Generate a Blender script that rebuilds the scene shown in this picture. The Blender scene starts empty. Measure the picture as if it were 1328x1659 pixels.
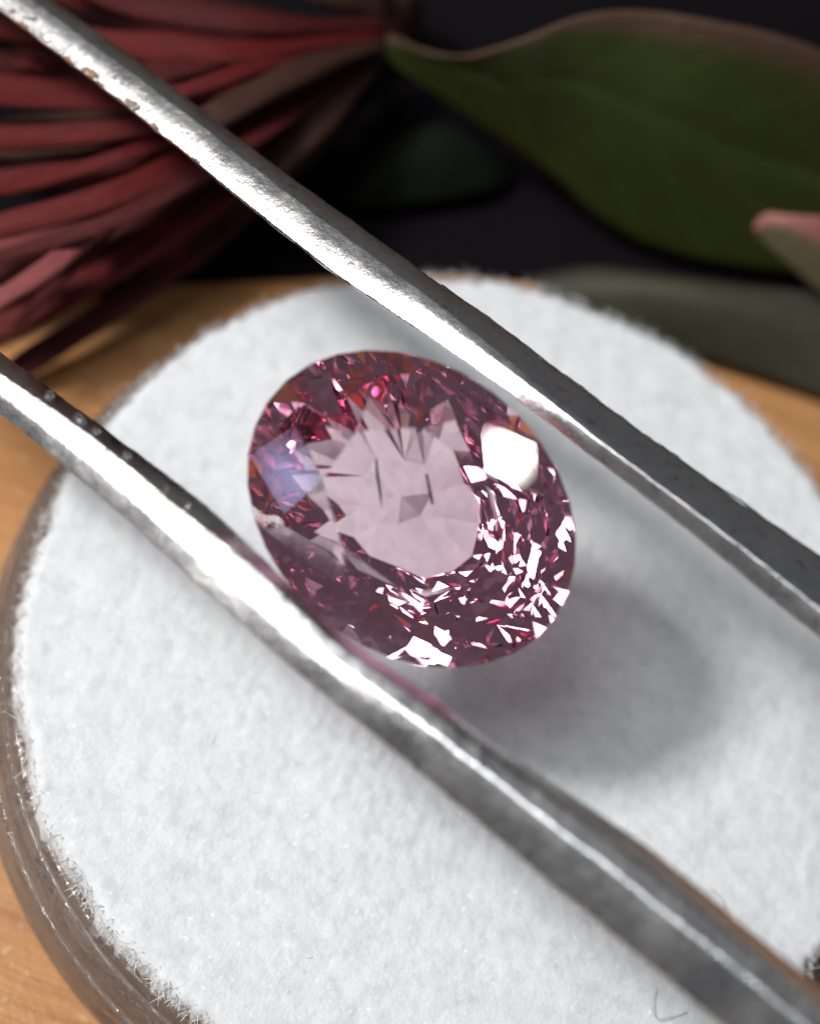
import bpy, bmesh, math, random
from mathutils import Vector, Matrix, noise
random.seed(7)
S = bpy.context.scene
S.unit_settings.system = 'METRIC'
S.unit_settings.scale_length = 0.01          # one unit is one centimetre
COL = S.collection
V = Vector

# ------------------------------------------------------------------ camera
W, H = 1328, 1659
FOV = math.radians(30.0)
PITCH, ROLL, DIST = math.radians(63.45), math.radians(21.5), 6.61
TGT = V((-0.365, 0.416, 0.0))
CAM = TGT + DIST * V((0, -math.cos(PITCH), math.sin(PITCH)))
FWD = V((0, math.cos(PITCH), -math.sin(PITCH)))
_r = V((1, 0, 0)); _u = _r.cross(FWD)
RT = math.cos(ROLL) * _r + math.sin(ROLL) * _u
UP = -math.sin(ROLL) * _r + math.cos(ROLL) * _u
FPX = H / 2 / math.tan(FOV / 2)
cd = bpy.data.cameras.new('camera'); cam = bpy.data.objects.new('camera', cd); COL.objects.link(cam)
cam.matrix_world = Matrix(((RT.x, UP.x, -FWD.x, CAM.x), (RT.y, UP.y, -FWD.y, CAM.y), (RT.z, UP.z, -FWD.z, CAM.z), (0, 0, 0, 1)))
cd.sensor_fit = 'VERTICAL'; cd.angle = FOV
cd.clip_start = 0.05; cd.clip_end = 500
cd.dof.use_dof = True; cd.dof.focus_distance = 5.85; cd.dof.aperture_fstop = 0.205
S.camera = cam


def at(px, py, z):
    """the point of the horizontal plane at height z that photo pixel (px, py) looks at"""
    d = FWD + RT * ((px - W / 2) / FPX) + UP * ((H / 2 - py) / FPX)
    return CAM + d * ((z - CAM.z) / d.z)


# ------------------------------------------------------------------ light
wd = bpy.data.worlds.new('World'); S.world = wd; wd.use_nodes = True
wd.node_tree.nodes['Background'].inputs[0].default_value = (0.93, 0.96, 1.0, 1)
wd.node_tree.nodes['Background'].inputs[1].default_value = 0.105
SIDE = RT - FWD * RT.dot(FWD)


def lamp(name, direction, dist, power, shape, size, size_y, color, target=V((0, 0, 0.6))):
    l = bpy.data.lights.new(name, 'AREA'); l.shape = shape; l.size = size
    if shape in ('RECTANGLE', 'ELLIPSE'): l.size_y = size_y
    l.energy = power; l.color = color
    o = bpy.data.objects.new(name, l); COL.objects.link(o)
    d = V(direction).normalized(); o.location = target + d * dist
    o.rotation_euler = (-d).to_track_quat('-Z', 'Y').to_euler()
    return o


lamp('desk_lamp', (-0.587, -0.128, 0.80), 15, 2030, 'DISK', 2.7, 0, (1.0, 0.965, 0.92))
lamp('fill_lamp', (-0.32, -0.16, 0.93), 40, 5200, 'RECTANGLE', 14, 14, (0.96, 0.98, 1.0))  # added soft fill lamp from overhead, lightens the shadows
lamp('window_light', (-0.70, -0.483, 0.527), 40, 42, 'RECTANGLE', 1.7, 1.4, (0.50, 0.56, 1.0))
lamp('highlight_lamp', (0.493, 0.342, 0.80), 40, 190, 'DISK', 0.62, 0, (1.0, 0.93, 0.88), at(815, 745, 1.05))  # added lamp, aimed to put the round highlight on a crown facet
for d_ in ((-0.562, -0.408, 0.719), (-0.629, -0.134, 0.766), (-0.829, 0.0, 0.559)):  # added lamps, placed only to make sparkles in the stone
    lamp('sparkle_lamp', d_, 40, 330, 'DISK', 2.4, 0, (1.0, 0.95, 0.92), at(667, 825, 1.0))
S.view_settings.view_transform = 'Standard'; S.view_settings.look = 'None'
S.view_settings.exposure = 0; S.view_settings.gamma = 1
c = S.cycles
c.use_denoising = True; c.denoiser = 'OPENIMAGEDENOISE'
c.max_bounces = 28; c.transmission_bounces = 24; c.glossy_bounces = 16; c.diffuse_bounces = 4; c.volume_bounces = 1
c.caustics_reflective = True; c.caustics_refractive = True; c.blur_glossy = 0.3
c.sample_clamp_indirect = 12; c.sample_clamp_direct = 0


# ------------------------------------------------------------------ helpers
def tag(o, label=None, cat=None, group=None, kind=None):
    for k, v in (('label', label), ('category', cat), ('group', group), ('kind', kind)):
        if v: o[k] = v
    return o


def mesh(name, verts, faces, mat, parent=None, smooth=True):
    me = bpy.data.meshes.new(name); me.from_pydata([tuple(v) for v in verts], [], faces)
    me.validate(); bm = bmesh.new(); bm.from_mesh(me); bmesh.ops.recalc_face_normals(bm, faces=bm.faces); bm.to_mesh(me); bm.free()
    me.polygons.foreach_set('use_smooth', [smooth] * len(me.polygons))
    if mat: me.materials.append(mat)
    o = bpy.data.objects.new(name, me); COL.objects.link(o)
    if parent: o.parent = parent
    return o


def empty(name, loc=(0, 0, 0)):
    o = bpy.data.objects.new(name, None); COL.objects.link(o); o.location = loc; o.empty_display_size = 0.2
    return o


def put(o, parent):
    """parent o without moving it"""
    o.parent = parent; o.matrix_parent_inverse = Matrix.Translation(parent.location).inverted()
    return o


class N:
    """short node-tree builder"""
    def __init__(s, name):
        s.m = bpy.data.materials.new(name); s.m.use_nodes = True; s.t = s.m.node_tree; s.t.nodes.clear()
        s.out = s.t.nodes.new('ShaderNodeOutputMaterial')

    def n(s, typ, ins=None, **kw):
        x = s.t.nodes.new('ShaderNode' + typ)
        for k, v in kw.items(): setattr(x, k, v)
        for k, v in (ins or {}).items():
            if isinstance(v, bpy.types.NodeSocket): s.t.links.new(v, x.inputs[k])
            else: x.inputs[k].default_value = v
        return x

    def ramp(s, fac, stops):
        x = s.n('ValToRGB', {'Fac': fac}); e = x.color_ramp.elements
        while len(e) < len(stops): e.new(0.5)
        for q, (p, col) in zip(e, stops): q.position = p; q.color = col if len(col) == 4 else (*col, 1)
        return x.outputs['Color']

    def coords(s, scale=(1, 1, 1), rot=(0, 0, 0), kind='Object'):
        return s.n('Mapping', {'Vector': s.n('TexCoord').outputs[kind], 'Scale': scale, 'Rotation': rot}).outputs[0]

    def noise(s, vec, scale, detail=4, rough=0.55, dist=0.0):
        return s.n('TexNoise', {'Vector': vec, 'Scale': scale, 'Detail': detail, 'Roughness': rough, 'Distortion': dist}).outputs['Fac']

    def mul(s, a, b, op='MULTIPLY'):
        return s.n('Math', {0: a, 1: b}, operation=op).outputs[0]

    def mix(s, f, a, b, blend='MIX'):
        x = s.n('Mix', data_type='RGBA', blend_type=blend)
        for i, v in ((0, f), (6, a), (7, b)):
            if isinstance(v, bpy.types.NodeSocket): s.t.links.new(v, x.inputs[i])
            else: x.inputs[i].default_value = v if i == 0 or len(v) == 4 else (*v, 1)
        return x.outputs[2]

    def bump(s, h, strength, dist=0.01, nrm=None):
        i = {'Height': h, 'Strength': strength, 'Distance': dist}
        if nrm: i['Normal'] = nrm
        return s.n('Bump', i).outputs[0]

    def done(s, sh, vol=None):
        s.t.links.new(sh, s.out.inputs['Surface'])
        if vol: s.t.links.new(vol, s.out.inputs['Volume'])
        return s.m


# ------------------------------------------------------------------ materials
def m_wood():
    b = N('wood'); rot = (0, 0, math.radians(-52))
    v = b.coords((0.55, 9, 1), rot); v2 = b.coords((1, 1, 1), rot)
    g = b.noise(v, 2.2, 6, 0.6, 0.6); g2 = b.noise(b.coords((1.2, 40, 1), rot), 2.0, 3, 0.6)
    blot = b.noise(v2, 0.9, 3)
    col = b.ramp(g, [(0.25, (0.32, 0.125, 0.038)), (0.5, (0.52, 0.24, 0.082)), (0.8, (0.62, 0.33, 0.135))])
    col = b.mix(b.ramp(g2, [(0.35, (0, 0, 0)), (0.75, (0.55, 0.55, 0.55))]), col, (0.25, 0.11, 0.042))
    col = b.mix(b.ramp(blot, [(0.4, (0, 0, 0)), (0.7, (0.35, 0.35, 0.35))]), col, (0.46, 0.28, 0.15))
    sp = b.noise(b.coords(), 34, 2, 0.5)
    col = b.mix(b.ramp(b.noise(b.coords(), 26, 2, 0.6), [(0.60, (0, 0, 0)), (0.72, (0.4, 0.4, 0.4))]), col, (0.72, 0.55, 0.36))
    bn = b.bump(b.mix(0.6, g2, sp), 0.35, 0.012)
    return b.done(b.n('BsdfPrincipled', {'Base Color': col, 'Roughness': 0.42, 'Normal': bn, 'Specular IOR Level': 0.45}).outputs[0])


def m_pad():
    b = N('felted_foam'); v = b.coords()
    sp = b.noise(v, 9, 4, 0.6); fine = b.noise(v, 34, 3, 0.6)
    spots = b.ramp(b.noise(v, 15, 2, 0.5), [(0.52, (0, 0, 0)), (0.66, (1, 1, 1))])
    col = b.ramp(sp, [(0.3, (0.665, 0.70, 0.73)), (0.7, (0.755, 0.785, 0.81))])
    col = b.mix(b.mul(spots, 0.30), col, (0.47, 0.495, 0.52))
    col = b.mix(b.ramp(b.noise(v, 42, 1, 0.5), [(0.68, (0, 0, 0)), (0.76, (0.8, 0.8, 0.8))]), col, (0.90, 0.91, 0.92))
    col = b.mix(b.ramp(b.noise(v, 85, 3, 0.7), [(0.40, (0.28, 0.28, 0.28)), (0.56, (0, 0, 0))]), col, (0.56, 0.60, 0.63))
    bn = b.bump(b.noise(v, 70, 3, 0.7), 0.3, 0.008, b.bump(fine, 0.32, 0.014))
    return b.done(b.n('BsdfPrincipled', {'Base Color': col, 'Roughness': 0.9, 'Normal': bn, 'Specular IOR Level': 0.2,
                                         'Sheen Weight': 0.25, 'Sheen Roughness': 0.5}).outputs[0])


def m_plain(name, col, rough, **kw):
    b = N(name); i = {'Base Color': (*col, 1), 'Roughness': rough}; i.update(kw)
    return b.done(b.n('BsdfPrincipled', i).outputs[0])


def m_steel():
    b = N('worn_steel'); v = b.coords()
    n1 = b.noise(v, 7, 4, 0.6); n2 = b.noise(v, 45, 4, 0.65); pit = b.noise(v, 22, 5, 0.7, 0.5)
    rough = b.ramp(n1, [(0.3, (0.24, 0.24, 0.24)), (0.7, (0.36, 0.36, 0.36))])
    col = b.ramp(pit, [(0.28, (0.22, 0.21, 0.21)), (0.42, (0.56, 0.56, 0.57)), (0.8, (0.66, 0.66, 0.67))])
    bn = b.bump(n2, 0.22, 0.008, b.bump(pit, 0.14, 0.012))
    return b.done(b.n('BsdfPrincipled', {'Base Color': col, 'Metallic': 1.0, 'Roughness': rough, 'Normal': bn}).outputs[0])


def m_flake():
    b = N('bright_plating'); v = b.coords()
    bn = b.bump(b.noise(v, 30, 3), 0.3, 0.01)
    return b.done(b.n('BsdfPrincipled', {'Base Color': (0.86, 0.87, 0.88, 1), 'Metallic': 1.0, 'Roughness': 0.38, 'Normal': bn}).outputs[0])


def m_gem():
    b = N('pink_sapphire')
    g = b.n('BsdfGlass', {'Color': (1, 0.985, 0.99, 1), 'Roughness': 0.0, 'IOR': 1.76})
    a = b.n('VolumeAbsorption', {'Color': (0.84, 0.17, 0.46, 1), 'Density': 0.86})
    return b.done(g.outputs[0], a.outputs[0])


def m_jar():
    b = N('clear_plastic'); v = b.coords((1, 1, 3))
    bn = b.bump(b.noise(v, 6, 4, 0.6), 0.55, 0.04)
    g = b.n('BsdfGlass', {'Color': (0.93, 0.92, 0.91, 1), 'Roughness': 0.025, 'IOR': 1.5, 'Normal': bn})
    d = b.n('BsdfDiffuse', {'Color': (0.42, 0.38, 0.36, 1)})
    return b.done(b.n('MixShader', {0: 0.16, 1: g.outputs[0], 2: d.outputs[0]}).outputs[0])


def m_petal(name, c0, c1):
    b = N(name); v = b.coords()
    uv = b.n('Mapping', {'Vector': b.n('UVMap').outputs[0], 'Scale': (1.2, 16, 1)}).outputs[0]
    n1 = b.noise(v, 2.2, 4); streak = b.noise(uv, 3.0, 5, 0.65, 0.3)
    col = b.mix(n1, c0, c1)
    col = b.mix(b.ramp(streak, [(0.35, (0, 0, 0)), (0.68, (0.75, 0.75, 0.75))]), col, tuple(x * 0.45 for x in c0))
    col = b.mix(b.ramp(b.noise(v, 16, 4, 0.7), [(0.58, (0, 0, 0)), (0.75, (0.4, 0.4, 0.4))]), col, tuple(min(1, x * 1.6 + 0.01) for x in c1))
    bn = b.bump(streak, 0.5, 0.02, b.bump(b.noise(v, 24, 3), 0.3, 0.02))
    return b.done(b.n('BsdfPrincipled', {'Base Color': col, 'Roughness': 0.48, 'Normal': bn, 'Specular IOR Level': 0.2}).outputs[0])


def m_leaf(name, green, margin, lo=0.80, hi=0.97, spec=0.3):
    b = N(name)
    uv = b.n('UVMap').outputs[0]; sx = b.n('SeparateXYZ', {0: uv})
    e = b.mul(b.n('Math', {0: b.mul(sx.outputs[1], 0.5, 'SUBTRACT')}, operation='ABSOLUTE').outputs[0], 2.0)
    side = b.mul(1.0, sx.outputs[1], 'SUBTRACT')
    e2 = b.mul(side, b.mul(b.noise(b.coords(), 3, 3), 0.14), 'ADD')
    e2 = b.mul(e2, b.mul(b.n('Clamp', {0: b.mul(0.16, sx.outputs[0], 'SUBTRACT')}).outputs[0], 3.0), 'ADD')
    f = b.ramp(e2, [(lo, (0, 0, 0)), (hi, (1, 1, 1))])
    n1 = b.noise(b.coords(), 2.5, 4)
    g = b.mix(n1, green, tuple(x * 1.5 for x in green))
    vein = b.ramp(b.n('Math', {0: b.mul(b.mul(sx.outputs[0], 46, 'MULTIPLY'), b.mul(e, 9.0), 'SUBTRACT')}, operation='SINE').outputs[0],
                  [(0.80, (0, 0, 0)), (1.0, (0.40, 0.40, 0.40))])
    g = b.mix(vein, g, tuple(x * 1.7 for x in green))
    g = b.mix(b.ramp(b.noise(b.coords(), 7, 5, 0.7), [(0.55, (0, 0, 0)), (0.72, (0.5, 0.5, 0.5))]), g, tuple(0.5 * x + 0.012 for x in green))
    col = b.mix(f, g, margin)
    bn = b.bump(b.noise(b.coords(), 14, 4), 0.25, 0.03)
    return b.done(b.n('BsdfPrincipled', {'Base Color': col, 'Roughness': 0.6, 'Normal': bn, 'Specular IOR Level': spec}).outputs[0])


def m_backdrop():
    b = N('dark_backdrop'); v = b.coords()
    n1 = b.noise(v, 1.4, 3); w = b.noise(v, 50, 2)
    col = b.mix(n1, (0.0025, 0.002, 0.003), (0.007, 0.0045, 0.007))
    return b.done(b.n('BsdfPrincipled', {'Base Color': col, 'Roughness': 0.9, 'Specular IOR Level': 0.1, 'Normal': b.bump(w, 0.4, 0.02)}).outputs[0])


WOOD, PAD, STEEL, FLAKE, GEM, JAR, BACKDROP = m_wood(), m_pad(), m_steel(), m_flake(), m_gem(), m_jar(), m_backdrop()
FIBRE = m_plain('white_fibre', (0.74, 0.765, 0.785), 0.8, **{'Specular IOR Level': 0.2})
DARKLINE = m_plain('dark_line', (0.02, 0.018, 0.018), 0.6)
REDS = [m_petal('petal_red', (0.095, 0.008, 0.009), (0.155, 0.018, 0.019)),
        m_petal('petal_rose', (0.24, 0.055, 0.060), (0.32, 0.095, 0.095)),
        m_petal('petal_maroon', (0.065, 0.009, 0.009), (0.10, 0.016, 0.016)),
        m_petal('petal_brown', (0.050, 0.019, 0.014), (0.075, 0.036, 0.026))]
GREEN = m_leaf('leaf_green', (0.022, 0.031, 0.0045), (0.068, 0.040, 0.026), 0.90, 1.02)
GREYGREEN = m_leaf('leaf_grey_green', (0.036, 0.036, 0.022), (0.036, 0.034, 0.024))
SHADEGREEN = m_leaf('leaf_shaded_green', (0.005, 0.0062, 0.0045), (0.005, 0.006, 0.005), spec=0.03)  # leaf in shadow: its shade is put into this near-black base colour
PINKTIP = m_leaf('leaf_pink_edge', (0.10, 0.085, 0.050), (0.30, 0.12, 0.10), 0.55, 0.75)

# ------------------------------------------------------------------ setting
ZT = -0.50                                   # table height; the pad's top is at 0
tag(mesh('tabletop', [(-40, -40, ZT), (40, -40, ZT), (40, 40, ZT), (-40, 40, ZT)], [(0, 1, 2, 3)], WOOD),
    'orange-brown wooden tabletop with fine grain under everything', 'table', kind='structure')


def build_backdrop():  # added near-black sheet that darkens the ground behind the pad and between petals
    vs, fs = [], []
    edge = [(-400, 620), (-150, 540), (120, 490), (300, 463), (540, 452), (720, 448), (950, 470), (1150, 515), (1328, 540), (1700, 600)]
    cols, rows = 120, 40
    for i in range(cols):
        u = i / (cols - 1) * (len(edge) - 1); k = min(int(u), len(edge) - 2); f = u - k
        px = edge[k][0] * (1 - f) + edge[k + 1][0] * f; py = edge[k][1] * (1 - f) + edge[k + 1][1] * f
        p0 = at(px, py, ZT)
        for j in range(rows):
            t = (j / (rows - 1)) ** 1.6
            p = p0 + V((t * 0.15 * 9 * (px - 650) / 650, t * 9, 0))
            h = 0.012 + 0.10 * min(1, t * 20) * (0.5 + 0.5 * noise.noise(p * 0.9)) + 0.015 * noise.noise(p * 4)
            vs.append((p.x, p.y, ZT + max(h, 0.006) if j else ZT + 0.005))
    for i in range(cols - 1):
        for j in range(rows - 1):
            a = i * rows + j; fs.append((a, a + 1, a + rows + 1, a + rows))
    o = mesh('dark_backdrop', vs, fs, BACKDROP)
    m = o.modifiers.new('thick', 'SOLIDIFY'); m.thickness = 0.03; m.offset = 1
    return tag(o, 'added near-black cloth lying on the table behind the white pad', 'backdrop')


build_backdrop()

# ------------------------------------------------------------------ jar and pad
R = 1.5


def lathe(prof, n):
    vs, fs = [], []
    for i in range(n):
        a = 2 * math.pi * i / n
        for r, z in prof: vs.append((r * math.cos(a), r * math.sin(a), z))
    m = len(prof)
    for i in range(n):
        for j in range(m):
            fs.append((i * m + j, i * m + (j + 1) % m, ((i + 1) % n) * m + (j + 1) % m, ((i + 1) % n) * m + j))
    return vs, fs


box = empty('display_box', (0, 0, ZT))
tag(box, 'round clear plastic gem box with ridged rim on the table', 'box')
prof = [(1.47, ZT + 0.06), (1.472, -0.12), (1.48, -0.10), (1.50, -0.092), (1.522, -0.10), (1.53, -0.12), (1.533, -0.16), (1.545, -0.175),
        (1.562, -0.18), (1.574, -0.195), (1.580, -0.23), (1.60, -0.34), (1.635, -0.43), (1.635, ZT + 0.012), (1.60, ZT + 0.006), (1.40, ZT + 0.006), (1.40, ZT + 0.05)]
put(mesh('rim', *lathe(prof, 192), JAR), box)
for nm, r0, z0, rad in (('thread', 1.538, -0.140, 0.010), ('thread', 1.592, -0.28, 0.013)):
    put(mesh(nm, *lathe([(r0 + rad * math.cos(t * math.pi / 4), z0 + rad * math.sin(t * math.pi / 4)) for t in range(8)], 160), JAR), box)


def build_pad():
    rings, seg = 110, 420
    vs, fs = [(0, 0, 0.0)], []
    for i in range(1, rings + 1):
        t = i / rings
        for j in range(seg):
            a = 2 * math.pi * j / seg; d = V((math.cos(a), math.sin(a), 0))
            edge = R + 0.020 * noise.noise(d * 6) + 0.016 * noise.noise(d * 22 + V((3, 1, 0))) + 0.016 * noise.noise(d * 60) + 0.010 * noise.noise(d * 130)
            if t < 0.93:
                r = t / 0.93 * (edge - 0.05); z = 0.0
            else:
                q = (t - 0.93) / 0.07; r = edge - 0.05 + 0.05 * math.sin(q * math.pi / 2); z = -0.09 * (1 - math.cos(q * math.pi / 2)) - 0.25 * max(0, q - 0.8)
            p = d * r
            z += 0.010 * noise.noise(p * 3) + 0.004 * noise.noise(p * 11) + 0.0045 * noise.noise(p * 30 + V((0, 0, 5)))
            vs.append((p.x, p.y, z))
    for j in range(seg): fs.append((0, 1 + j, 1 + (j + 1) % seg))
    for i in range(rings - 1):
        for j in range(seg):
            a = 1 + i * seg + j; b = 1 + i * seg + (j + 1) % seg
            fs.append((a, a + seg, b + seg, b))
    return vs, fs


pad = empty('foam_pad', (0, 0, -0.3))
tag(pad, 'round fuzzy white foam pad inside the clear box', 'pad')
put(mesh('cushion', *build_pad(), PAD), pad)


def spline(pts, n):
    out = []
    for i in range(n):
        u = i / (n - 1) * (len(pts) - 1); k = min(int(u), len(pts) - 2); f = u - k
        p0, p1, p2, p3 = pts[max(k - 1, 0)], pts[k], pts[k + 1], pts[min(k + 2, len(pts) - 1)]
        out.append(0.5 * ((2 * p1) + (p2 - p0) * f + (2 * p0 - 5 * p1 + 4 * p2 - p3) * f * f + (3 * p1 - p0 - 3 * p2 + p3) * f ** 3))
    return out


def tube(pts, rads, sides=3):
    vs, fs = [], []
    n = len(pts)
    for i, p in enumerate(pts):
        d = (pts[min(i + 1, n - 1)] - pts[max(i - 1, 0)]).normalized()
        x = d.cross(V((0.31, 0.17, 0.93))); x = x.normalized() if x.length > 1e-5 else V((1, 0, 0)); y = d.cross(x)
        for k in range(sides):
            a = 2 * math.pi * k / sides
            vs.append(p + (x * math.cos(a) + y * math.sin(a)) * rads[i])
    for i in range(n - 1):
        for k in range(sides):
            fs.append((i * sides + k, i * sides + (k + 1) % sides, (i + 1) * sides + (k + 1) % sides, (i + 1) * sides + k))
    return vs, fs


def join(list_):
    V_, F_ = [], []
    for vs, fs in list_:
        o = len(V_); V_ += vs; F_ += [tuple(i + o for i in f) for f in fs]
    return V_, F_


def build_fibres():
    out = []
    for k in range(4600):                    # the frayed edge
        a = random.uniform(0, 2 * math.pi); d = V((math.cos(a), math.sin(a), 0)); s = V((-d.y, d.x, 0))
        p = d * (R - random.uniform(0.0, 0.05)) + V((0, 0, random.uniform(-0.06, 0.0)))
        l = random.uniform(0.012, 0.032) * (2.0 if random.random() < 0.04 else 1)
        dr = (d * random.uniform(0.3, 1) + s * random.uniform(-1, 1) + V((0, 0, random.uniform(-0.3, 0.6)))).normalized()
        cv = V((random.uniform(-1, 1), random.uniform(-1, 1), random.uniform(-1, 1))) * l * 0.4
        out.append(tube([p, p + dr * l * 0.5 + cv * 0.3, p + dr * l + cv], [0.0018, 0.0014, 0.0006]))
    for k in range(260):                    # the nap on top
        r = R * math.sqrt(random.random()) * 0.98; a = random.uniform(0, 2 * math.pi)
        p = V((r * math.cos(a), r * math.sin(a), random.uniform(-0.006, -0.001)))
        l = random.uniform(0.02, 0.05); b = random.uniform(0, 2 * math.pi)
        dr = V((math.cos(b), math.sin(b), random.uniform(-0.05, 0.12)))
        cv = V((random.uniform(-1, 1), random.uniform(-1, 1), 0)) * l * 0.3
        out.append(tube([p, p + dr * l * 0.5 + cv, p + dr * l], [0.0011, 0.0012, 0.0006]))
    return join(out)


tag(put(mesh('fibre', *build_fibres(), FIBRE), pad), 'fine white fibres on the surface and frayed edge', kind='stuff')
for pts in ([(1062, 1600), (1056, 1630), (1064, 1650), (1085, 1648), (1112, 1640)], [(1150, 1440), (1168, 1455), (1170, 1475), (1160, 1490)]):
    q = spline([at(x, y, 0.012 + 0.004 * math.sin(i)) for i, (x, y) in enumerate(pts)], 18)
    put(mesh('loose_fibre', *tube(q, [0.0014] * len(q), 4), m_plain('grey_fibre', (0.52, 0.52, 0.53), 0.8)), pad)

# ------------------------------------------------------------------ tweezers
HG = 1.0                                    # height of the stone's girdle


def interp(tab, x):
    if x <= tab[0][0]: (a, b), (c_, d) = tab[0], tab[1]
    elif x >= tab[-1][0]: (a, b), (c_, d) = tab[-2], tab[-1]
    else:
        for k in range(len(tab) - 1):
            if tab[k][0] <= x <= tab[k + 1][0]: (a, b), (c_, d) = tab[k], tab[k + 1]; break
    return b + (d - b) * (x - a) / (c_ - a)


def smooth_tab(tab, x, w=60):
    return sum(interp(tab, x + k * w / 3) for k in range(-3, 4)) / 7


def zr(x, x0):
    """height of an arm's ridge: it climbs towards the hand and levels out past x0"""
    k = 170.0
    soft = k * math.log1p(math.exp(min(60, (x - x0) / k)))
    return 0.70 + 0.00055 * x - 0.00043 * soft


def arm(name, up, ridge, low, du, dl, end, seed, x0, dz, bulge, chamfer=0.0):  # past section number bulge the outer face is bevelled
    """up, ridge, low: outline and ridge of the arm as x -> y tables; du, dl: how far the two edges lie below the ridge"""
    vs, fs = [], []
    xs = [-320 + 6.5 * i for i in range(int((1328 + 150 + 320) / 6.5))]
    secs = []
    for x in xs:
        z = zr(x, x0) + dz
        Rp = at(x, smooth_tab(ridge, x), z)
        # edges are taken on the line across the arm, so the section stays square to it
        Up = at(x + 20, smooth_tab(up, x + 20), z - interp(du, x)); Lp = at(x - 20, smooth_tab(low, x - 20), z - interp(dl, x))
        secs.append((Lp, Rp, Up))
    # beyond the frame the arms bow back together at the spring end
    l0, r0, u0 = secs[-1]; d0 = (secs[-1][1] - secs[-12][1]).normalized()
    base = secs[-1]
    for i in range(1, 40):
        t = i / 39; p = r0.lerp(end, t) + d0 * (1.6 * math.sin(math.pi * t) * 0.5) + V((0, 0, 0.2 * math.sin(math.pi * t)))
        secs.append(tuple(p + (q - r0) for q in base))
    m = None
    for i, (Lp, Rp, Up) in enumerate(secs):
        n = (Up - Lp); n.z = 0; n.normalize(); Z = V((0, 0, 1)); s = i * 0.11
        def j(k, amp): return amp * noise.noise(V((s * 1.7, k * 7.3 + seed, 0.5))) + amp * 0.7 * noise.noise(V((s * 9, k * 3.1, seed)))
        e1, e2, e3 = j(1, 0.004), j(2, 0.004), j(3, 0.004)
        bl = max(0.0, min(1.0, (i - bulge) / 85)); bl = bl * bl * (3 - 2 * bl) 
        L2, R2, U2 = Lp + n * e1, Rp + n * e2 + Z * e2 * 0.5, Up + n * e3
        LR = (R2 - L2); RU = (U2 - R2)
        drop = R2.z - L2.z
        ch = chamfer * max(0.0, min(1.0, (175 - i) / 60))
        def face(f):                        # a point of the outer face; past the stone it breaks into a level bevel and a steep flat
            p = L2 + LR * f
            return p + Z * (0.006 * math.sin(math.pi * f) - ch * max(0.0, 0.40 - f) + bl * drop * ((1 - f) - (0.05 * (1 - f) / 0.36 if f > 0.64 else 0.05 + 0.95 * (0.64 - f) / 0.64)))
        pr = [L2 + n * 0.10 - Z * 0.17, L2 + n * 0.055 - Z * 0.09, L2 + n * 0.010 - Z * (0.026 + ch * 0.40), L2 + n * 0.002 - Z * (0.008 + ch * 0.40)]
        pr += [face(f) for f in (0.0, 0.02, 0.06, 0.20, 0.34, 0.40, 0.46, 0.58, 0.62, 0.66, 0.70, 0.92, 0.97)]
        pr += [R2, R2 + RU * 0.05 + Z * 0.0005, R2 + RU * 0.12 + Z * 0.002, R2 + RU * 0.5 + Z * 0.004, R2 + RU * 0.9 + Z * 0.003, R2 + RU * 0.97 + Z * 0.002, U2 - Z * 0.008, U2 - n * 0.004 - Z * 0.030, U2 - n * 0.012 - Z * 0.09, U2 - n * 0.035 - Z * 0.16]
        m = len(pr); vs += pr
    for i in range(len(secs) - 1):
        for k in range(m):
            fs.append((i * m + k, i * m + (k + 1) % m, (i + 1) * m + (k + 1) % m, (i + 1) * m + k))
    fs.append(tuple(range(m))); fs.append(tuple(range((len(secs) - 1) * m, len(secs) * m)))
    o = mesh(name, vs, fs, STEEL)
    return o, secs, xs


END = at(1328, 1659, 1.2) + V((4.6, -3.4, 1.5))
tw = empty('tweezers', (END.x, END.y, END.z))
tag(tw, 'worn steel tweezers gripping the pink stone above the white pad', 'tweezers')
UA, UASEC, XS = arm('arm',
         [(0, -62), (90, 2), (200, 80), (320, 170), (400, 235), (560, 350), (700, 450), (830, 543), (950, 636), (1100, 745), (1328, 902)],
         [(0, -38), (100, 36), (200, 106), (300, 182), (400, 262), (560, 383), (700, 484), (850, 604), (980, 715), (1100, 800), (1328, 972)],
         [(0, 15), (130, 112), (215, 178), (400, 330), (550, 450), (700, 547), (830, 640), (940, 725), (1100, 845), (1328, 1035)],
         [(0, 0.05), (600, 0.06), (1328, 0.05)], [(0, 0.03), (600, 0.02), (850, 0.028), (1000, 0.038), (1328, 0.045)], END + V((0.10, 0.12, 0)), 1.0, 750, 0.02, 140)
put(UA, tw)
LA, LASEC, XS = arm('arm',
         [(0, 570), (110, 650), (200, 715), (330, 812), (430, 905), (500, 985), (560, 1035), (620, 1075), (680, 1112), (770, 1180), (900, 1270), (1050, 1372), (1180, 1478), (1328, 1600)],
         [(0, 605), (150, 703), (250, 790), (400, 905), (480, 985), (545, 1045), (700, 1150), (850, 1262), (1000, 1372), (1200, 1530), (1328, 1640)],
         [(0, 668), (100, 748), (200, 832), (300, 925), (400, 1012), (500, 1105), (600, 1182), (700, 1267), (850, 1395), (1000, 1520), (1170, 1659)],
         [(0, 0.07), (600, 0.08), (1328, 0.06)], [(0, 0.03), (380, 0.03), (550, 0.042), (750, 0.066), (1328, 0.088)], END - V((0.10, 0.12, 0)), 5.0, 330, 0.16, 88, 0.026)
put(LA, tw)
e = mesh('spring_joint', [END + V(q) for q in [(x, y, z) for x in (-0.3, 0.9) for y in (-0.25, 0.25) for z in (-0.2, 0.12)]],
         [(0, 1, 3, 2), (4, 6, 7, 5), (0, 4, 5, 1), (2, 3, 7, 6), (0, 2, 6, 4), (1, 5, 7, 3)], STEEL, smooth=False)
put(e, tw)



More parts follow.
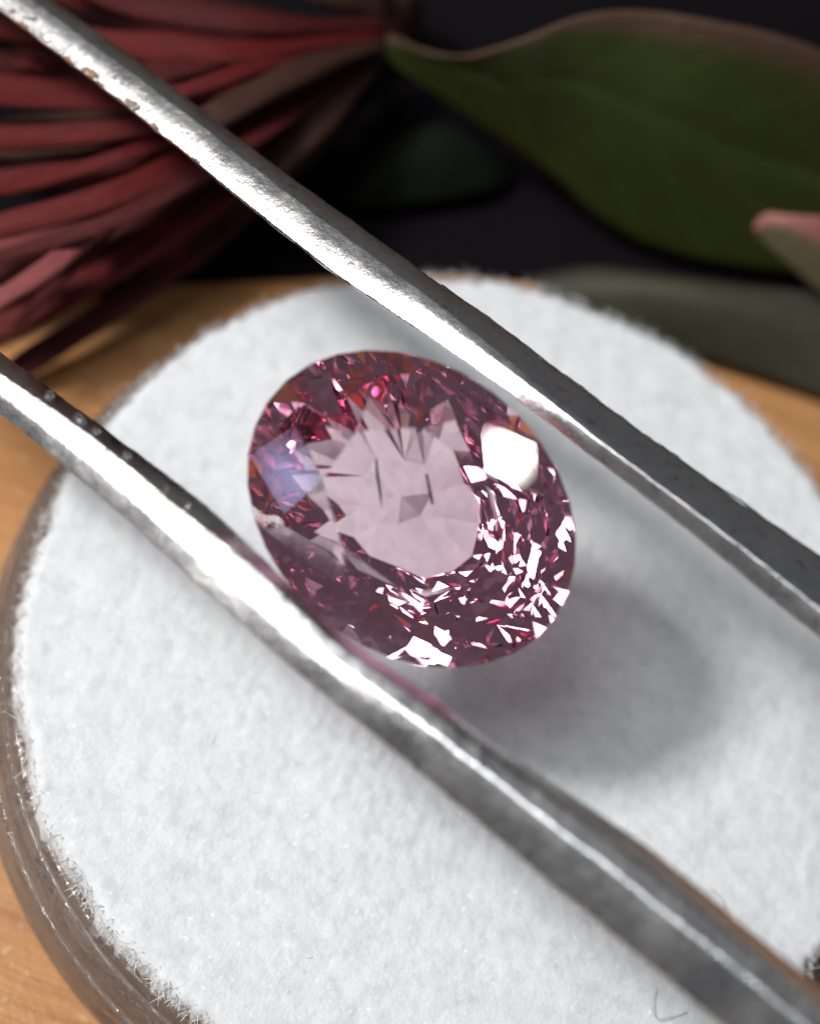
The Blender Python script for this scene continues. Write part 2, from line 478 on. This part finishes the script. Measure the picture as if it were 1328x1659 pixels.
def edge_line(secs, parent, k, x0, x1, rad, off):
    """a thin dark line along ridge or edge of an arm"""
    pts = []
    for q, x in zip(secs, XS):
        if x0 <= x <= x1:
            w = V((0, 0, 1)) * off + (q[2] - q[0]).normalized() * 0.006 * noise.noise(V((x * 0.02, k, 3)))
            pts.append(q[k] + w)
    r = [rad * (0.5 + 0.9 * abs(noise.noise(V((i * 0.3, k * 5.0, 1))))) for i in range(len(pts))]
    r[0] = r[-1] = 0.0005
    put(mesh('dark_edge_line', *tube(pts, r, 5), DARKLINE), parent)


from mathutils.bvhtree import BVHTree
UA.location = LA.location = (0, 0, 0)


def flakes(armo, spots, seed):
    """bits of bright plating lifting off an arm, each a thin plate lying on its surface"""
    rnd = random.Random(seed)
    tree = BVHTree.FromPolygons([v.co.copy() for v in armo.data.vertices], [tuple(p.vertices) for p in armo.data.polygons])
    for px, py, rx, ry in spots:
        top, bot = [], []
        n = 7
        for i in range(n):
            a = 2 * math.pi * i / n + rnd.uniform(-0.3, 0.3); k = rnd.uniform(0.65, 1.15)
            u, w = math.cos(a) * rx * k, math.sin(a) * ry * k
            x, y = px + u * 0.8 - w * 0.6, py + u * 0.6 + w * 0.8
            d = FWD + RT * ((x - W / 2) / FPX) + UP * ((H / 2 - y) / FPX)
            h = tree.ray_cast(CAM, d.normalized())
            if h[0] is None or (top and (h[0] - top[0]).length > 0.12): continue
            top.append(h[0] + V((-0.003, -0.004, 0.012 + rnd.uniform(0, 0.006)))); bot.append(h[0] + V((0, 0, -0.004)))
        n = len(top)
        if n < 4: continue
        put(mesh('plating_flake', top + bot, [tuple(range(n))] + [(i, (i + 1) % n, n + (i + 1) % n, n + i) for i in range(n)] + [tuple(range(2 * n - 1, n - 1, -1))], FLAKE, smooth=False), armo)


flakes(UA, [(12, 12, 16, 6), (45, 26, 14, 7), (40, 45, 8, 5), (72, 62, 12, 6), (112, 102, 13, 5), (148, 118, 14, 8), (162, 140, 9, 6), (196, 166, 10, 4), (216, 172, 13, 8), (252, 208, 7, 4), (318, 262, 6, 4)], 3)
flakes(LA, [(84, 640, 10, 5), (132, 678, 12, 5), (158, 697, 8, 4), (208, 738, 7, 4), (272, 792, 4, 3), (308, 818, 5, 4), (385, 874, 4, 3)], 4)
edge_line(LASEC, LA, 1, 690, 1240, 0.0045, 0.004)
edge_line(UASEC, UA, 2, 690, 1460, 0.005, 0.0)
edge_line(UASEC, UA, 0, 330, 720, 0.004, 0.0)

# ------------------------------------------------------------------ the stone
GC = at(667, 825, HG)
NV = ((CAM - GC).normalized() + RT * 0.02 - UP * 0.02).normalized()
GX = (RT - NV * RT.dot(NV)).normalized(); GY = NV.cross(GX)
PXS = (CAM - GC).length / FPX * 1.0          # centimetres per photo pixel at the stone
EA, EB, EANG = 291.0, 229.0, math.radians(-41.0)


def ell(a, r=1.0):
    x, y = EA * r * math.cos(a), EB * r * math.sin(a)
    return (x * math.cos(EANG) - y * math.sin(EANG), x * math.sin(EANG) + y * math.cos(EANG))


def build_gem(seed=571, crown=0.25, rt=0.54, outer=53, inner=19, n2=20):
    rnd = random.Random(seed)
    P = []; Fc = []
    def add(x, y, z): P.append((x, y, z)); return len(P) - 1
    SUB = 2; NG = 16 * SUB
    a0 = 0.485
    ct = EB * crown                         # crown height in photo pixels
    k = (ct - 5.0) / (1 - rt)
    rm = 0.80
    T = [add(*ell(a0 + i * math.pi / 4, rt * rnd.uniform(0.995, 1.005)), ct) for i in range(8)]
    zm = ct - (rm * math.cos(math.pi / 8) - rt) * k
    M = [add(*ell(a0 + (i + 0.5) * math.pi / 4, rm), zm) for i in range(8)]
    ga = [a0 + 2 * math.pi * j / NG for j in range(NG)]
    Gt = [add(*ell(a), 5.0) for a in ga]
    Gb = [add(*ell(a), -5.0 + rnd.uniform(-1, 1)) for a in ga]
    Fc.append(tuple(T))
    for i in range(8):
        n_ = (i + 1) % 8
        Fc.append((T[i], T[n_], M[i]))
        Fc.append((T[n_], M[i], Gt[(2 * n_ * SUB) % NG])); Fc.append((T[n_], Gt[(2 * n_ * SUB) % NG], M[n_]))
        for q in range(2 * SUB):
            Fc.append((M[i], Gt[(2 * i * SUB + q) % NG], Gt[(2 * i * SUB + q + 1) % NG]))
    for j in range(NG):
        Fc.append((Gt[j], Gt[(j + 1) % NG], Gb[(j + 1) % NG], Gb[j]))
    # pavilion: two steep tiers down to a jagged line, a shallow one inside it
    star = [(600, 232), (662, 325), (678, 372), (700, 330), (770, 305), (802, 400), (838, 490), (860, 560), (912, 620), (918, 710), (890, 835), (820, 890), (710, 922), (600, 872), (500, 832),
            (440, 762), (345, 725), (412, 680), (385, 640), (325, 592), (275, 535), (335, 515), (275, 440), (400, 418), (368, 365), (445, 348), (443, 285), (475, 240), (560, 322), (588, 295)]
    ctr = (600 / 2.29 + 380 - 667, -(590 / 2.29 + 540 - 825))
    sp = sorted(((x / 2.29 + 380 - 667, -(y / 2.29 + 540 - 825)) for x, y in star), key=lambda q: math.atan2(q[1] - ctr[1], q[0] - ctr[0]))
    def erad(x, y):
        xr, yr = x * math.cos(-EANG) - y * math.sin(-EANG), x * math.sin(-EANG) + y * math.cos(-EANG)
        return math.hypot(xr / EA, yr / EB)
    def depth(x, y, tan1):
        r = erad(x, y); return -5 - (1 - r) * EB * tan1
    to = math.tan(math.radians(outer)); ti = math.tan(math.radians(inner))
    R2 = []
    for j in range(n2):
        x, y = ell(a0 + 0.05 + 2 * math.pi * (j + rnd.uniform(-0.15, 0.15)) / n2, 0.80 + (0.04 if j % 2 else -0.03) + rnd.uniform(-0.02, 0.02))
        R2.append(add(x, y, depth(x, y, to * 1.12) + rnd.uniform(-4, 4)))
    rad = [math.hypot(x - ctr[0], y - ctr[1]) for x, y in sp]; rmean = sum(rad) / len(rad)
    nr = len(sp); R3 = []; zs = []
    for i, (x, y) in enumerate(sp):         # the teeth lie on a shallow cone that follows the girdle
        rs = sum(rad[(i + q) % nr] for q in range(-3, 4)) / 7; f = rs / rad[i]
        zd = depth(ctr[0] + (x - ctr[0]) * f, ctr[1] + (y - ctr[1]) * f, to); zs.append((math.atan2(y - ctr[1], x - ctr[0]), rs, zd))
        R3.append(add(x, y, zd + (rad[i] - rs) * ti + rnd.uniform(-1.5, 1.5)))
    zb = sum(P[i][2] for i in R3) / nr
    R4 = []
    for j in range(9):
        a = 2 * math.pi * (j + rnd.uniform(-0.2, 0.2)) / 9
        rr = rnd.uniform(50, 68); x, y = ctr[0] + rr * math.cos(a), ctr[1] + rr * math.sin(a)
        _, rs, zd = min(zs, key=lambda q: abs(math.remainder(q[0] - a, 2 * math.pi)))
        R4.append(add(x, y, 0.5 * (zd - rs * ti) + 0.5 * (zb - rmean * ti) + rr * ti + rnd.uniform(-2.0, 2.0)))
    cu = add(ctr[0] + 8, ctr[1] - 8, sum(P[i][2] for i in R4) / 9 - 58 * ti * 0.15)
    def ang(i, o): return math.atan2(P[i][1] - o[1], P[i][0] - o[0])
    def stitch(A, B, o):
        A = sorted(A, key=lambda i: ang(i, o)); B = sorted(B, key=lambda i: ang(i, o))
        i = j = 0; na, nb = len(A), len(B)
        def an(L, q): return ang(L[q % len(L)], o) + 2 * math.pi * (q // len(L))
        while i < na or j < nb:
            if j >= nb or (i < na and an(A, i + 1) <= an(B, j + 1)):
                Fc.append((A[i % na], A[(i + 1) % na], B[j % nb])); i += 1
            else:
                Fc.append((A[i % na], B[(j + 1) % nb], B[j % nb])); j += 1
    stitch(Gb, R2, (0, 0)); stitch(R2, R3, ctr); stitch(R3, R4, ctr)
    R4 = sorted(R4, key=lambda i: ang(i, ctr))
    for j in range(len(R4)): Fc.append((R4[j], R4[(j + 1) % len(R4)], cu))
    return [tuple(q * PXS for q in p) for p in P], Fc


gem = empty('gemstone', tuple(GC))
gem.matrix_world = Matrix(((GX.x, GY.x, NV.x, GC.x), (GX.y, GY.y, NV.y, GC.y), (GX.z, GY.z, NV.z, GC.z), (0, 0, 0, 1)))
tag(gem, 'oval faceted pink gemstone held between the tweezer arms', 'gemstone')
mesh('cut_stone', *build_gem(), GEM, gem, smooth=False)
INC = m_plain('inclusion_dark', (0.03, 0.012, 0.018), 0.5)
for pts in ([(525, 465), (530, 530), (540, 590), (545, 645)], [(712, 520), (722, 570), (735, 635)]):
    q = [V(((x / 2.29 + 380 - 667) * PXS, -(y / 2.29 + 540 - 825) * PXS, -70 * PXS)) for x, y in pts]
    mesh('inclusion', *tube(q, [0.003, 0.0045, 0.004, 0.001][:len(q)], 5), INC, gem)


# ------------------------------------------------------------------ flower and leaves
def petal(pts, wpx, mat, parent, seed):
    """a quilled petal: a flattened tube with a shallow channel and a rounded tip"""
    P = spline([at(x, y, z) for x, y, z in pts], 34); n = len(P); K = 14
    w0 = wpx * 0.00215 * 0.40
    vs, fs = [], []
    for i, p in enumerate(P):
        d = (P[min(i + 1, n - 1)] - P[max(i - 1, 0)]).normalized(); x = d.cross(V((0, 0, 1))).normalized(); y = x.cross(d)
        t = i / (n - 1)
        w = w0 * (0.45 + 0.55 * min(1, t * 3)) * math.sqrt(max(0.0, 1 - max(0, (t - 0.86) / 0.14) ** 2) + 0.002) * (1 + 0.12 * noise.noise(V((i * 0.25, seed, 0))))
        tw_ = 0.35 * noise.noise(V((t * 3, seed * 3.1, 2)))
        for k in range(K):
            a = 2 * math.pi * k / K; cx, cy = math.cos(a) * w, math.sin(a) * w * 0.62
            if math.sin(a) > 0: cy -= w * 0.30 * math.exp(-(math.cos(a) / 0.30) ** 2)
            vs.append(p + x * (cx * math.cos(tw_) - cy * math.sin(tw_)) + y * (cx * math.sin(tw_) + cy * math.cos(tw_)))
    for i in range(n - 1):
        for k in range(K):
            fs.append((i * K + k, i * K + (k + 1) % K, (i + 1) * K + (k + 1) % K, (i + 1) * K + k))
    fs.append(tuple(range(K))); fs.append(tuple(range((n - 1) * K, n * K)))
    o = mesh('petal', vs, fs, mat); l = o.data.uv_layers.new(name='UVMap')
    for lp in o.data.loops: l.data[lp.index].uv = (lp.vertex_index // K / n * 3 + seed, abs(lp.vertex_index % K / K - 0.5) + seed * 0.3)
    return put(o, parent)


FC = at(625, 70, 0.0)
flower = empty('red_flower', (FC.x, FC.y, ZT))
tag(flower, 'dark red flower with long quilled petals lying beside the tweezers', 'flower')
pet = [
    ([(620, 40, .1), (430, 40, .35), (220, 10, .3), (60, -60, .1)], 60, 2), ([(620, 20, .1), (500, -20, .3), (380, -80, .2)], 60, 3),
    ([(620, 55, .1), (400, 85, .40), (180, 70, .35), (-60, 30, .1)], 64, 0), ([(620, 60, 0), (380, 120, .25), (160, 150, .2), (-60, 130, 0)], 60, 0),
    ([(615, 66, .05), (420, 150, .3), (180, 210, .30), (-60, 225, .1)], 62, 0), ([(610, 74, 0), (380, 190, .15), (160, 270, .15), (-60, 300, 0)], 58, 0),
    ([(610, 80, .0), (430, 190, .25), (200, 310, .30), (-70, 385, .2)], 62, 0), ([(605, 86, -.1), (400, 240, .05), (190, 370, .1), (-60, 450, 0)], 52, 2),
    ([(330, 270, .1), (160, 368, .30), (70, 440, .38), (-60, 520, .3)], 46, 1), ([(600, 95, -.1), (450, 250, .05), (240, 400, .15), (-50, 560, .05)], 64, 0),
    ([(600, 105, -.2), (480, 260, -.1), (300, 420, -.05), (150, 520, -.1), (0, 615, -.15)], 60, 2), ([(605, 100, -.1), (520, 210, 0.05), (430, 300, .02), (330, 370, -.05), (200, 470, -.15)], 66, 3),
    ([(615, 90, 0), (540, 170, .15), (470, 240, .12), (400, 310, .02)], 72, 3), ([(620, 70, .1), (500, 110, .35), (380, 170, .40), (280, 230, .35)], 64, 3),
    ([(620, 50, .05), (470, 70, .25), (330, 100, .4), (210, 130, .4)], 60, 2), ([(600, 60, -.2), (300, 10, -.1), (100, -10, -.15), (-60, -10, -.2)], 60, 2),
    ([(600, 70, -.2), (300, 180, -.15), (100, 230, -.2), (-60, 260, -.25)], 56, 2), ([(600, 80, -.25), (330, 250, -.2), (120, 350, -.2), (-60, 420, -.25)], 56, 2),
    ([(600, 85, -.25), (350, 320, -.25), (130, 460, -.25), (-60, 540, -.3)], 56, 2), ([(630, 30, 0), (600, -30, .15), (560, -90, .1)], 56, 3),
    ([(600, 65, -.2), (330, 90, -.2), (120, 110, -.2), (-60, 95, -.25)], 56, 2),
]
rp = random.Random(11)
for k in range(16):                          # thinner strands between the broad ones
    t = (k + rp.uniform(-0.3, 0.3)) / 15; ye = -40 + 600 * t; zz = rp.uniform(-0.15, 0.42)
    pet.append(([(612, 40 + 55 * t, 0.0), (430 + rp.uniform(-20, 20), 50 + 200 * t + rp.uniform(-12, 12), zz), (210 + rp.uniform(-30, 30), 20 + 400 * t + rp.uniform(-18, 18), zz + rp.uniform(-0.05, 0.1)),
                 (rp.uniform(-70, 60), ye + rp.uniform(-10, 10), zz - 0.1)], rp.uniform(24, 36), rp.choice((0, 0, 2, 3) if t < 0.6 else (0, 1, 2))))
for i, (pts, w, mi) in enumerate(pet):       # the lowest petals rest nearly on the table
    lowp = max(0.0, min(1.0, (pts[-1][1] - 330) / 150)) * 0.24
    pts = [(x, y, max(z - lowp * (k / (len(pts) - 1)) ** 0.5, ZT + 0.07)) for k, (x, y, z) in enumerate(pts)]
    petal(pts, w, REDS[mi], flower, i * 1.37)


def dome(center, rx, rz, n=14, m=7):
    vs, fs = [], []
    for j in range(m):
        b = math.pi / 2 * j / m
        for i in range(n):
            a = 2 * math.pi * i / n; q = 1 + 0.12 * math.sin(a * 5)
            vs.append(center + V((rx * q * math.cos(a) * math.cos(b), rx * q * math.sin(a) * math.cos(b), rz * math.sin(b))))
    vs.append(center + V((0, 0, rz)))
    for j in range(m - 1):
        for i in range(n): fs.append((j * n + i, j * n + (i + 1) % n, (j + 1) * n + (i + 1) % n, (j + 1) * n + i))
    for i in range(n): fs.append(((m - 1) * n + i, (m - 1) * n + (i + 1) % n, len(vs) - 1))
    return vs, fs


put(mesh('flower_centre', *dome(at(630, 62, -0.3), 0.12, 0.35), REDS[3]), flower)


def leaf(name, upper, lower, mat, parent, arch, seed, rib=True, rows=26, cols=60):
    """upper and lower outline of the blade as pixel + height points; arch lifts the middle"""
    A = spline([at(*p) for p in upper], cols); B = spline([at(*p) for p in lower], cols)
    vs, fs, uv = [], [], []
    for i in range(cols):
        for j in range(rows):
            t = j / (rows - 1); p = A[i].lerp(B[i], t)
            lift = arch * math.sin(math.pi * t) * math.sin(math.pi * min(1, 0.12 + 0.88 * i / (cols - 1) * 1.1)) if arch else 0
            lift -= 0.035 * math.exp(-((t - 0.5) / 0.03) ** 2) * (1 if rib else 0)
            p = p + V((0, 0, lift + 0.03 * noise.noise(p * 1.7 + V((seed, 0, 0)))))
            vs.append(p); uv.append((i / (cols - 1), t))
    for i in range(cols - 1):
        for j in range(rows - 1):
            a = i * rows + j; fs.append((a, a + 1, a + rows + 1, a + rows))
    o = mesh(name, vs, fs, mat)
    l = o.data.uv_layers.new(name='UVMap')
    for lp in o.data.loops: l.data[lp.index].uv = uv[lp.vertex_index]
    m = o.modifiers.new('thick', 'SOLIDIFY'); m.thickness = 0.018; m.offset = -1
    return put(o, parent) if parent else o


L1 = leaf('leaf', [(625, 68, .1), (720, 92, .3), (830, 65, .5), (940, 22, .6), (1040, 12, .62), (1160, 35, .6), (1330, 85, .5), (1520, 170, .3)],
          [(628, 95, .05), (720, 160, 0), (830, 235, -.1), (900, 290, -.2), (990, 365, -.32), (1100, 410, -.36), (1260, 440, -.38), (1500, 470, -.4)], GREEN, flower, 0.16, 1)
L1['label'] = 'broad dark green leaf with a brownish pink margin'
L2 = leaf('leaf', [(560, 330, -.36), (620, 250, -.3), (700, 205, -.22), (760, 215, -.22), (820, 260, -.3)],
          [(575, 335, -.38), (660, 330, -.36), (740, 315, -.33), (800, 300, -.33), (835, 275, -.36)], SHADEGREEN, flower, 0.05, 2, rib=False)
L3 = leaf('grey_green_leaf', [(860, 455, -.40), (960, 440, -.33), (1080, 455, -.25), (1200, 470, -.22), (1330, 480, -.2), (1520, 520, -.25)],
          [(880, 500, -.42), (1000, 540, -.42), (1110, 568, -.42), (1200, 595, -.42), (1330, 640, -.42), (1520, 720, -.42)], GREYGREEN, None, 0.10, 3, rib=False)
tag(L3, 'dull grey-green leaf lying on the wood behind the pad', 'leaf')
L4 = leaf('pink_edged_leaf', [(1222, 372, .05), (1245, 350, .12), (1330, 352, .2), (1480, 370, .2)], [(1228, 378, .03), (1262, 412, .0), (1330, 470, -.1), (1480, 560, -.15)], PINKTIP, None, 0.06, 4, rib=False)
tag(L4, 'small leaf tip with a pink edge above the grey-green leaf', 'leaf')
